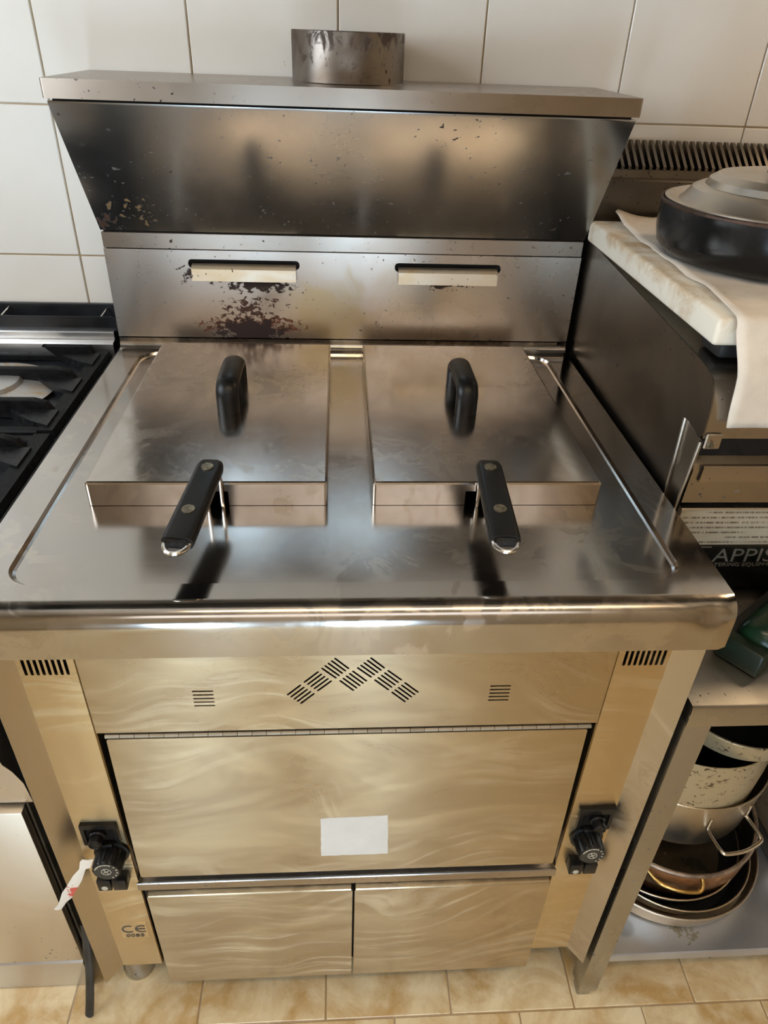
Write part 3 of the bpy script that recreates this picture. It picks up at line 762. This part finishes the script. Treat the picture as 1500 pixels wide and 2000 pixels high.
# paper tag tied to the left knob
q = M(); pts = [(-.347, .012, .4600), (-.352, .010, .4500), (-.3560, .008, .4440), (-.3640, .004, .4300), (-.3740, .002, .4120), (-.3850, .002, .3920), (-.3950, .004, .3720), (-.4030, .006, .3560), (-.4085, .007, .3470)]
wd = [.007, .008, .0042, .0065, .0078, .0074, .005, .0036, .0055]
rows = []
for i, p in enumerate(pts):
    p = Vector(p); d = (Vector(pts[min(i + 1, 8)]) - Vector(pts[max(i - 1, 0)])).normalized(); n_ = Vector((-d.z, .25 * (-1) ** i, d.x)).normalized()
    rows.append([p + n_ * wd[i], p + Vector((0, -.0012, 0)), p - n_ * wd[i]])
for dy in (0, .0004):
    rv = [[q.b.verts.new(v + Vector((0, dy, 0))) for v in r] for r in rows]
    for A, B in zip(rv, rv[1:]):
        for k in range(2): q.b.faces.new((A[k], A[k + 1], B[k + 1], B[k]))
tag(q.build('paper_tag', T_TAG), 'twisted white paper tag with red print hanging from the left knob', 'tag')

# ------------------------------------------------------------------ right: stand with shelf
tb = thing('steel_stand', (.8, .38, 0), 'grey steel stand with open bottom shelf right of the fryer', 'table')
TX0, TX1, TY0, TY1, TZ_ = .394, 1.25, .006, .74, .741
q = M(); q.sheet([(TY1, TZ_), (TY0 + .004, TZ_), (TY0 + .001, TZ_ - .001), (TY0, TZ_ - .004), (TY0, TZ_ - .034), (TY0 + .012, TZ_ - .034)], lambda u, v, t: Vector((t, u, v)), [TX0, TX1])
q.b.faces.new([q.b.verts.new(p) for p in ((TX0, TY1, TZ_), (TX0, TY0 + .002, TZ_), (TX0, TY0 + .001, TZ_ - .03), (TX0, TY1, TZ_ - .03))])
q.build('table_top', S_TABLE, tb)
for x in (TX0, TX1 - .034):
    for y in (TY0 + .001, TY1 - .036):
        q = M(); wd_ = .032
        q.prism([(x, y), (x + wd_, y), (x + wd_, y + .004), (x + .004, y + .004), (x + .004, y + wd_), (x, y + wd_)], lambda u, v, t: Vector((u, v, t)), .016, TZ_ - .03)
        lg = q.build('leg', S_TABLE, tb)
        q = M().box(x + .001, x + .024, y + .001, y + .024, 0, .03, .002, 1); q.build('foot_cap', S_TABLE, lg)
M().box(TX0 + .012, TX1 - .012, TY0 + .006, TY1 - .01, .108, .130, .002, 1).build('shelf', T_SHELF, tb)

# ------------------------------------------------------------------ right: griddle on the stand
gd = thing('griddle', (.8, .45, TZ_), 'dark greasy steel counter griddle standing on the steel stand beside the fryer', 'griddle')
GX0, GX1, GYF, GYB = .4085, 1.2, .188, .735
def ztop(y): return 1.072 + (y - .24) / (.69 - .24) * .026
# side plate profile (y, z)
sp = [(GYB, .785), (GYB, ztop(GYB))] + [(.245, ztop(.245)), (.222, 1.070), (.203, 1.064), (.192, 1.052), (.188, 1.036), (.186, 1.000), (.196, .993), (.216, 1.0), (.238, .998), (.229, .884), (.215, .785)]
for x in (GX0, GX1 - .002):
    M().prism(sp, lambda u, v, t: Vector((t, u, v)), x, x + .002).build('side_panel', S_GRID, gd)
q = M(); topprof = [(GYB, ztop(GYB) - .001), (.245, ztop(.245) - .001), (.222, 1.069), (.203, 1.063), (.193, 1.051), (.189, 1.036), (.187, .996), (.205, .994)]
q.sheet(topprof, lambda u, v, t: Vector((t, u, v)), [GX0 + .001, GX1 - .001]); q.build('top_panel', S_GRIDF, gd, 25)
# strut between side plate and base
q = M(); q.prism([(.189, .991), (.238, .998), (.229, .80), (.212, .80)], lambda u, v, t: Vector((t, u, v)), GX0 + .003, GX0 + .0045)
q.tube([(GX0 + .001, .238, .998), (GX0 + .001, .229, .80)], .0022, 8); q.tube([(GX0 + .001, .189, .991), (GX0 + .001, .208, .80)], .0022, 8)
q.build('strut', S_GRIDF, gd)
q = M(); q.box(GX0 + .004, GX0 + .024, .1835, .1865, .983, 1.003, .0015, 1); br = q.build('hinge_bracket', S_GRIDF, gd)
q = M(); q.lathe([(.0046, 0), (.0046, .003), (.0022, .0035), (.0018, .002), (0, .002)], at(GX0 + .010, .1835, .990) @ Matrix.Rotation(PI / 2, 4, 'X'), 18); q.build('screw', K_RIVET, br)
M().box(GX0 + .008, GX1 - .003, .206, .235, .93, .995).build('shadow_gap', K_GAPS, gd)  # dark box, shade of the recess put into its colour
q = M(); q.sheet([(.225, .966), (.205, .963), (.196, .957), (.1935, .948), (.195, .935), (.197, .900), (.215, .898)], lambda u, v, t: Vector((t, u, v)), [GX0 + .006, GX1 - .004]); q.build('front_rail', S_GRIDF, gd, 25)
q = M(); q.sheet([(.190, .957), (.189, .9535), (.1905, .934), (.1945, .9335)], lambda u, v, t: Vector((t, u, v)), [GX0 + .016, GX1 - .004]); q.build('rail_cover', S_GRIDF, gd, 25)
M().box(GX0 + .008, GX1 - .003, .212, .24, .86, .90).build('shadow_gap', K_GAPS, gd)  # dark box again, painted shade below the rail
q = M(); q.panel([(GX0 + .012, .8315), (GX1 - .01, .8315), (GX1 - .01, .889), (GX0 + .012, .889)], [], FR(.200), .01)
ip = q.build('instruction_plate', T_PLATE, gd, origin=(.60, .2, .855)); ip['label'] = 'worn plate covered in small faded print'
q = M(); q.sheet([(.210, .8915), (.1985, .8905), (.1975, .8885)], lambda u, v, t: Vector((t, u, v)), [GX0 + .010, GX1 - .005]); q.build('plate_bead', S_BRIGHT, gd)
q = M(); q.sheet([(.205, .8315), (.2005, .8305), (.2000, .8245), (.2045, .765), (.2035, .757), (.2060, .7545), (.22, .7545)], lambda u, v, t: Vector((t, u, v)), [GX0 + .003, GX1 - .003])
lp_ = q.build('lower_panel', steel('dark_polished_panel', (.20, .19, .185), .2, .3, .4, (.15, .13, .11), .4), gd, 25)
K_LET = plain('embossed_letter', (.26, .24, .20), .4, .6)
M().box(GX0 + .040, GX0 + .068, .1990, .2002, .8270, .8285).build('lettering', K_LET, lp_)
text('APPIS', .031, K_LET, lp_, (GX0 + .074, .1993, .8035), sx=1.15)
text('CATERING EQUIPMENT', .0085, K_LET, lp_, (GX0 + .066, .2005, .7945), sx=1.22)
M().box(GX0 + .01, GX1 - .01, .26, GYB - .01, TZ_ + .0, .80).build('plinth', K_DARK, gd)
M().box(GX0 + .004, GX1 - .004, .24, GYB - .004, .80, 1.06).build('body', K_GAPS, gd)
# back riser with ribbed flue grille
q = M(); q.sheet([(.722, 1.09), (.722, 1.188), (.724, 1.1905), (.742, 1.191), (.744, 1.203)], lambda u, v, t: Vector((t, u, v)), [.412, 1.2]); q.build('back_riser', S_GRID, gd)
M().box(.412, 1.2, .752, .798, 1.10, 1.198).build('grille_cavity', K_DARK, gd)
rib = None
for k in range(64):
    x = .4170 + k * .0119
    if rib is None:
        q = M(); q.prism([(.743, 1.201), (.743, 1.208), (.793, 1.2415), (.799, 1.2415), (.799, 1.201)], lambda u, v, t: Vector((t, u, v)), x, x + .0052)
        o = q.build('grille_rib', S_GRID, gd); rib = o.data; rl = WL[o.name] - Vector((x, 0, 0))
    else: link('grille_rib', rib, S_GRID, gd, rl + Vector((x, 0, 0)))

# board, pads, cloth, pot
for y in (.235,):
    M().box(.425, .80, y, y + .05, ztop(y) + .0025, 1.1000, .006, 2).build('rubber_pad', K_RUBBER)
pads = [o for o in C.objects if o.name.startswith('rubber_pad')]
tag(pads[0], 'black rubber pad under the front edge of the cutting board', 'pad')
q = M(); bo = [(.3985, .690), (.3985, .2065), (.88, .2065), (.88, .690)]
q.b.faces.ensure_lookup_table()
q.prism(bo, lambda u, v, t: Vector((u, v, t)), 1.1005, 1.1330)
es = [e for e in q.b.edges]
bmesh.ops.bevel(q.b, geom=es, offset=.0055, segments=3, profile=.5, affect='EDGES')
tag(q.build('cutting_board', T_BOARD, None, 40), 'thick white plastic cutting board with brown stains under the cloth', 'board')
# cloth: lies on the board, folds over its front edge and hangs
q = M(); NX, NY = 34, 40
def cloth(u, s):
    # u 0..1 across x, s: arc length from the back; left edge runs obliquely
    ly = .700 - s
    xl = .4330 - .018 * (s / .5) if s < .50 else .4150 + (s - .50) * .10
    xl += .0025 * math.sin(s * 21) + .001 * math.sin(s * 70) + .012 * max(0, 1 - s / .02)
    x = xl + u * (.86 - xl)
    wob = .0014 * math.sin(x * 55 + s * 9) + .0011 * math.sin(s * 60 + x * 20)
    fold = .010 * math.exp(-((u / .06) ** 2)) * math.exp(-((s / .05) ** 2))
    edge = .0018 * math.exp(-((u / .02) ** 2)) * (1 + math.sin(s * 33))
    S1 = .494
    if s < S1: return Vector((x, ly, 1.1355 + abs(wob) + fold + edge))
    r = .012; a = (s - S1) / r
    if a < PI / 2: return Vector((x, .206 - r * math.sin(a), 1.1355 - r + r * math.cos(a) + abs(wob)))
    dn = s - S1 - r * PI / 2
    return Vector((x + .01 * dn * 0, .194 - .018 * math.sin(min(1, dn / .045)) + .0035 * math.sin(x * 40 + dn * 12) * min(1, dn / .03), 1.1355 - r - dn - .018 * u * min(1, dn / .1) * 1.0))
ss = [.494 * k / 26 for k in range(27)] + [.494 + .0189 * k / 5 for k in range(1, 6)] + [.5129 + .108 * k / 12 for k in range(1, 13)]
rows = [[q.b.verts.new(cloth(k / NX, s)) for k in range(NX + 1)] for s in ss]
for A, B in zip(rows, rows[1:]):
    for k in range(NX): q.b.faces.new((A[k], A[k + 1], B[k + 1], B[k]))
cl = q.build('kitchen_cloth', K_CLOTH, None, 80)
md = cl.modifiers.new('thick', 'SOLIDIFY'); md.thickness = .0018; md.offset = 1
tag(cl, 'beige kitchen cloth draped over the cutting board and hanging down its front', 'cloth')

PX, PY, PZ = .562, .432, 1.1405
pt = thing('casserole_pot', (PX, PY, PZ), 'wide black casserole pot on the beige cloth', 'pot')
q = M(); q.lathe([(0, PZ), (.118, PZ), (.136, PZ + .004), (.145, PZ + .014), (.1495, PZ + .032), (.1500, PZ + .054), (.1498, PZ + .064), (.1505, PZ + .066), (.1495, PZ + .068), (.1480, PZ + .066), (.1480, PZ + .040), (.143, PZ + .018), (.115, PZ + .006), (0, PZ + .006)], at(PX, PY, 0), 72)
q.build('pot_body', T_BPOT, pt, 40)
q = M(); q.lathe([(.1512, PZ + .0645), (.1515, PZ + .0675), (.1495, PZ + .0690), (.1475, PZ + .0675), (.1475, PZ + .0645)], at(PX, PY, 0), 72, close=True)
q.build('rim', plain('rusty_rim', (.10, .055, .035), .5, .5, .3, .5, 60), pt, 60)
pl = thing('pot_lid', (PX, PY, PZ + .069), 'domed steel lid with black knob on the black casserole pot', 'lid')
zz = PZ + .0695
q = M(); q.lathe([(.1465, zz - .002), (.1465, zz + .0005), (.142, zz + .001), (.129, zz - .003), (.124, zz + .001), (.115, zz + .013), (.107, zz + .017), (.100, zz + .0175), (.096, zz + .025), (.085, zz + .032), (.055, zz + .037), (.0, zz + .0385)], at(PX, PY, 0), 72)
q.build('lid_shell', S_LIDP, pl, 22)
q = M(); q.lathe([(0, zz + .040), (.019, zz + .040), (.017, zz + .043), (.009, zz + .045), (.008, zz + .054), (.016, zz + .059), (.0195, zz + .066), (.018, zz + .074), (.010, zz + .079), (0, zz + .080)], at(.545, PY - .008, -.002), 32)
q.build('knob', K_BLACK, pl, 40)

# ------------------------------------------------------------------ pots on the shelf
SZ = .1305
def vessel(name, label, cat, c0, prof, mat, thick=.002, inner=None, group='pans stacked on the bottom shelf', rim=None, tilt=None):
    t = thing(name, (c0[0], c0[1], prof[0][1] if tilt is None else c0[2]), label, cat, group)
    mt = at(c0[0], c0[1], 0) if tilt is None else tilt
    q = M(); q.lathe([(0, prof[0][1])] + prof, mt, 64)
    q.build('body', mat, t, 40)
    q = M(); q.lathe([(0, prof[0][1] + thick)] + [(r - thick, max(z, prof[0][1] + thick)) for r, z in prof], mt, 64)
    q.build('inside', inner or mat, t, 40)
    r, z = prof[-1]
    q = M(); a = rim[0] if rim else thick * .75
    q.lathe([(r - thick / 2 + a * math.cos(2 * PI * k / 10), z + a * math.sin(2 * PI * k / 10)) for k in range(10)], mt, 64, close=True)
    q.build('rim', rim[1] if rim else mat, t, 80)
    return t
vessel('frying_pan', 'shallow aluminium frying pan at the bottom of the shelf stack', 'pan', (.577, .213), [(.156, SZ), (.163, SZ + .004), (.168, SZ + .026), (.171, SZ + .040)], S_ALU, .0025)
vessel('frying_pan', 'dark-lined frying pan nested second from the bottom of the stack', 'pan', (.579, .197), [(.118, SZ + .004), (.128, SZ + .008), (.140, SZ + .036), (.146, SZ + .050)], S_POT, .002, K_PANIN)
vessel('frying_pan', 'dark grey pan directly under the brown stained pot', 'pan', (.561, .207), [(.108, SZ + .010), (.118, SZ + .013), (.138, SZ + .050), (.144, SZ + .064)], S_POT, .002, K_PANIN)
cpz = SZ + .020
cp_ = vessel('copper_pot', 'brown heat-stained pot with a brass side handle in the middle of the stack', 'pot', (.583, .225), [(.112, cpz), (.128, cpz + .004), (.140, cpz + .016), (.1455, cpz + .034), (.1475, cpz + .060), (.1480, cpz + .0905)], T_COPPER, .002, S_POT, rim=(.0038, plain('rim_worn', (.50, .40, .33), .4, .8, .3, .5, 40)))
q = M(); cx_, cy_ = .583, .225
def pol(r, a, z): a = math.radians(a); return (cx_ + r * math.cos(a), cy_ + r * math.sin(a), z)
q.tube(curve([pol(.146, -127, .2385), pol(.152, -126, .2365), pol(.156, -122, .231), pol(.160, -118, .2265), pol(.164, -113, .2255), pol(.166, -104, .2250), pol(.165, -96, .2250), pol(.163, -92.5, .2265), pol(.157, -91, .232), pol(.152, -91, .2365), pol(.146, -91, .2385)], 4), .0034, 10)
q.build('side_handle', K_BRASS, cp_, 60)
stp = vessel('steel_pot', 'polished steel pot with a bent wire side handle above the brown pot', 'pot', (.588, .272), [(.136, .2435), (.142, .247), (.1445, .26), (.149, .31), (.1525, .360)], S_POT, .002)
def wire_handle(parent, c0, z, ang, mat):
    def P(r, da, zz): a = math.radians(ang) + da; return (c0[0] + r * math.cos(a), c0[1] + r * math.sin(a), zz)
    q = M(); q.tube(curve([P(.1500, -.27, z + .030), P(.1500, -.27, z + .004), P(.152, -.265, z), P(.165, -.25, z - .003), P(.186, -.215, z - .006), P(.191, -.17, z - .007), P(.193, 0, z - .007), P(.191, .17, z - .007), P(.186, .215, z - .006), P(.165, .25, z - .003), P(.152, .265, z), P(.1500, .27, z + .004), P(.1500, .27, z + .030)], 4), .0032, 10)
    q.build('side_handle', mat, parent, 60)
wire_handle(stp, (.588, .272), .305, -74, S_BRIGHT)
bp = vessel('saucepan', 'speckled beige saucepan with black inside near the top of the stack', 'pan', (.578, .258), [(.118, .2580), (.126, .262), (.134, .34), (.1365, .40), (.1365, .462)], T_SPECK, .002, K_NONSTICK)
q = M(); q.tube([(.704, .224, .440), (.735, .214, .446), (.80, .195, .458), (.86, .178, .466)], .01, 12, flat=(.011, .008)); q.build('handle', K_WOODH, bp, 60)
ap = vessel('frying_pan', 'small speckled frying pan with black inside on top of the stack', 'pan', (.628, .229), [(.092, .4655), (.100, .469), (.104, .485), (.108, .506)], T_SPECK, .003, K_NONSTICK)
# more cookware further along the shelf
gn = thing('steel_tray', (.86, .25, SZ), 'rectangular deep steel tray on the shelf right of the pan stack', 'tray')
q = M(); o1 = rrect(.757, .98, .12, .38, .03, 5); o2 = rrect(.767, .97, .13, .37, .026, 5); o3 = rrect(.775, .962, .138, .362, .02, 5)
rg = [[q.b.verts.new((p[0], p[1], z)) for p in lp] for lp, z in ((o1, SZ + .064), (o1, SZ + .068), (o2, SZ + .068), (o3, SZ + .003))]
for A, B in zip(rg, rg[1:]):
    for k in range(len(A)): q.b.faces.new((A[k], A[(k + 1) % len(A)], B[(k + 1) % len(A)], B[k]))
q.b.faces.new(rg[-1]); q.build('tray_body', S_TABLE, gn, 40)
ORD = ('bottom', 'second lowest', 'third lowest', 'middle', 'third highest', 'second highest', 'topmost')
for k in range(7):
    z = SZ + .0005 + k * .040
    q = M(); ol = rrect(.765, 1.10, .42, .70, .012, 4); il = rrect(.772, 1.093, .427, .693, .008, 4); bl = rrect(.78, 1.085, .435, .685, .008, 4)
    rg = [[q.b.verts.new((p[0], p[1], zz_)) for p in lp] for lp, zz_ in ((bl, z), (ol, z + .036), (ol, z + .038), (il, z + .038), (bl, z + .003))]
    for A, B in zip(rg, rg[1:]):
        for j in range(len(A)): q.b.faces.new((A[j], A[(j + 1) % len(A)], B[(j + 1) % len(A)], B[j]))
    q.b.faces.new(rg[0][::-1]); q.b.faces.new(rg[-1])
    tag(q.build('oven_tray', S_GRID, None, 40), 'dark steel oven tray, %s of the pile at the back of the shelf' % ORD[k], 'tray', 'pile of oven trays at the back of the shelf')

# green plastic tool on the stand
gt = thing('squeeze_bottle', (.49, .09, TZ_), 'dark green plastic squeeze bottle with a square black-green cap lying on the stand', 'bottle')
ax = Vector((.80, .60, .0)).normalized(); sd = Vector((-ax.y, ax.x, 0)); up = Vector((0, 0, 1)); c0 = Vector((.478, .066, TZ_))
mt = Matrix((ax, sd, up)).transposed().to_4x4(); mt.translation = c0
q = M(); q.box(-.004, .016, -.022, .034, .0008, .036, .004, 3, rot=mt); q.build('cap', K_GREEND, gt, 40)
q = M(); lp = [(.012, .0), (.016, .017), (.022, .024), (.04, .0275), (.12, .0285), (.17, .0285), (.19, .024), (.195, 0)]
q.lathe([(max(r, 0), z) for z, r in lp], mt @ at(0, .0, .0292) @ Matrix.Rotation(PI / 2, 4, 'Y'), 32); q.build('bottle_body', K_GREEN, gt, 50)
q = M(); q.box(.014, .17, .022, .040, .0008, .030, .004, 2, rot=mt); q.build('grip_spine', K_RUBBER, gt, 40)

# ------------------------------------------------------------------ left: gas cooker
ck = thing('gas_cooker', (-.75, .42, 0), 'steel gas cooker with black cast iron pan supports left of the fryer', 'cooker')
CX1 = -.4215; CX0 = -1.20; CZ = .868
M().box(CX0, CX1 - .012, .075, .775, .09, .855).build('carcass', K_DARK, ck)
q = M(); q.prism([(.065, .085), (.775, .085), (.775, .862), (.02, .862), (.02, .84), (.065, .72)], lambda u, v, t: Vector((t, u, v)), CX1 - .012, CX1 - .009); q.build('side_panel', plain('cooker_side_dark', (.10, .085, .065), .4, .6, .3), ck)
q = M(); q.sheet([(.775, CZ + .002), (.03, CZ + .002), (.022, CZ - .006), (.022, .835)], lambda u, v, t: Vector((t, u, v)), [CX0, CX1]); 
q.build('hob_top', K_ENAMEL, ck)
M().box(CX1 - .0035, CX1, .03, .76, CZ - .02, CZ + .006, .001, 1).build('edge_trim', K_ENAMEL, ck)
q = M(); q.sheet([(.735, CZ), (.735, .892), (.737, .8945), (.748, .8955), (.750, .897), (.750, .908), (.752, .910), (.77, .910)], lambda u, v, t: Vector((t, u, v)), [CX0, CX1 - .002]); q.build('rear_strip', S_COOK, ck, 25)
q = M(); q.prism([(CX0, .908), (CX1 + .002, .908), (CX1 + .002, .930), (CX1 - .004, .9345), (CX0, .9345)], lambda u, v, t: Vector((u, t, v)), .760, .7625); q.build('rear_rail', K_ENAMEL, ck)
M().box(CX0, CX1 - .001, .790, .800, .86, .948, .0015, 1).build('back_plate', K_ENAMEL, ck)
for x in (-.445, -.62): 
    M().tube([(x, .763, .934), (x + .006, .790, .9415)], .0012, 6).build('stay_wire', S_BRIGHT, ck)
# control panel, oven door, kick
q = M(); pr = [(.058, .715), (.045, .700), (.035, .680), (.030, .655), (.034, .630), (.046, .600), (.058, .560), (.062, .515), (.075, .512), (.075, .72)]
q.prism(pr, lambda u, v, t: Vector((t, u, v)), CX0, CX1); q.build('control_panel', S_COOK, ck, 40)
M().box(CX0, CX1 - .014, .052, .074, .100, .505, .002, 2).build('oven_door', S_COOKD, ck)
q = M(); q.sheet([(.072, .098), (.056, .096), (.052, .092), (.052, .074), (.055, .070), (.058, .068), (.058, .002)], lambda u, v, t: Vector((t, u, v)), [CX0, CX1 - .016]); q.build('kick_panel', S_COOK, ck, 25)
M().box(CX0 + .02, CX1 - .03, .12, .7, 0, .095).build('plinth', K_DARK, ck)
# pan supports: side bar, fins and crusted webs, per burner
SX = CX1 - .004
for gy0, gy1, fins in ((.415, .725, (.712, .602, .483)), (.06, .405, (.365, .245, .125))):
    gr = M()
    gr.prism([(SX - .030, CZ + .002), (SX, CZ + .002), (SX - .004, CZ + .016), (SX - .026, CZ + .016)], lambda u, v, t: Vector((u, t, v)), gy0, gy1)
    gr.box(SX - .40, SX - .02, gy1 - .018, gy1, CZ + .002, CZ + .014, .002, 1); gr.box(SX - .40, SX - .02, gy0, gy0 + .018, CZ + .002, CZ + .014, .002, 1)
    gr = gr.build('pan_support', K_IRON, ck)
    for y in fins:
        q = M(); fp = [(SX - .020, CZ + .012), (SX - .032, CZ + .029), (SX - .050, CZ + .034), (SX - .185, CZ + .034), (SX - .180, CZ + .034), (SX - .160, CZ + .018), (SX - .125, CZ + .010), (SX - .100, CZ + .006), (SX - .06, CZ + .002), (SX - .02, CZ + .002)]
        if y == .712: fp = [(SX - .020, CZ + .008), (SX - .030, CZ + .030), (SX - .045, CZ + .030), (SX - .115, CZ + .030), (SX - .108, CZ + .030), (SX - .085, CZ + .006), (SX - .06, CZ + .002), (SX - .02, CZ + .002)]
        q.prism(fp, lambda u, v, t: Vector((u, t, v)), y - .007, y + .007)
        bmesh.ops.bevel(q.b, geom=list(q.b.edges), offset=.0012, segments=1, affect='EDGES'); q.build('fin', K_IRON, gr, 40)
        q = M(); wb = [(SX - .014, y - .058), (SX - .014, y - .006), (SX - .085, y - .006), (SX - .070, y - .022), (SX - .045, y - .042)]
        q.prism(wb, lambda u, v, t: Vector((u, v, t)), CZ + .002, CZ + .019); q.build('crusted_web', K_CRUST, gr, 30)
for y in (.575, .235):
    b = M(); b.lathe([(0, CZ + .004), (.105, CZ + .004), (.110, CZ + .008), (.096, CZ + .012), (.06, CZ + .016), (.055, CZ + .022), (0, CZ + .024)], at(-.590, y, 0), 48); b.build('burner', T_BURN, ck, 30)
# loose flat bar leaning between cooker and fryer
q = M(); pz = [(-.4165, .060, .20), (-.4190, .040, .12), (-.4260, .022, .05), (-.4320, .012, .008), (-.4330, .010, .005)]
q.tube(curve(pz), .006, 8, flat=(.004, .007))
tag(q.build('gas_hose', K_HOSE, None, 40), 'dark grey gas hose dropping to the floor between cooker and fryer', 'hose')
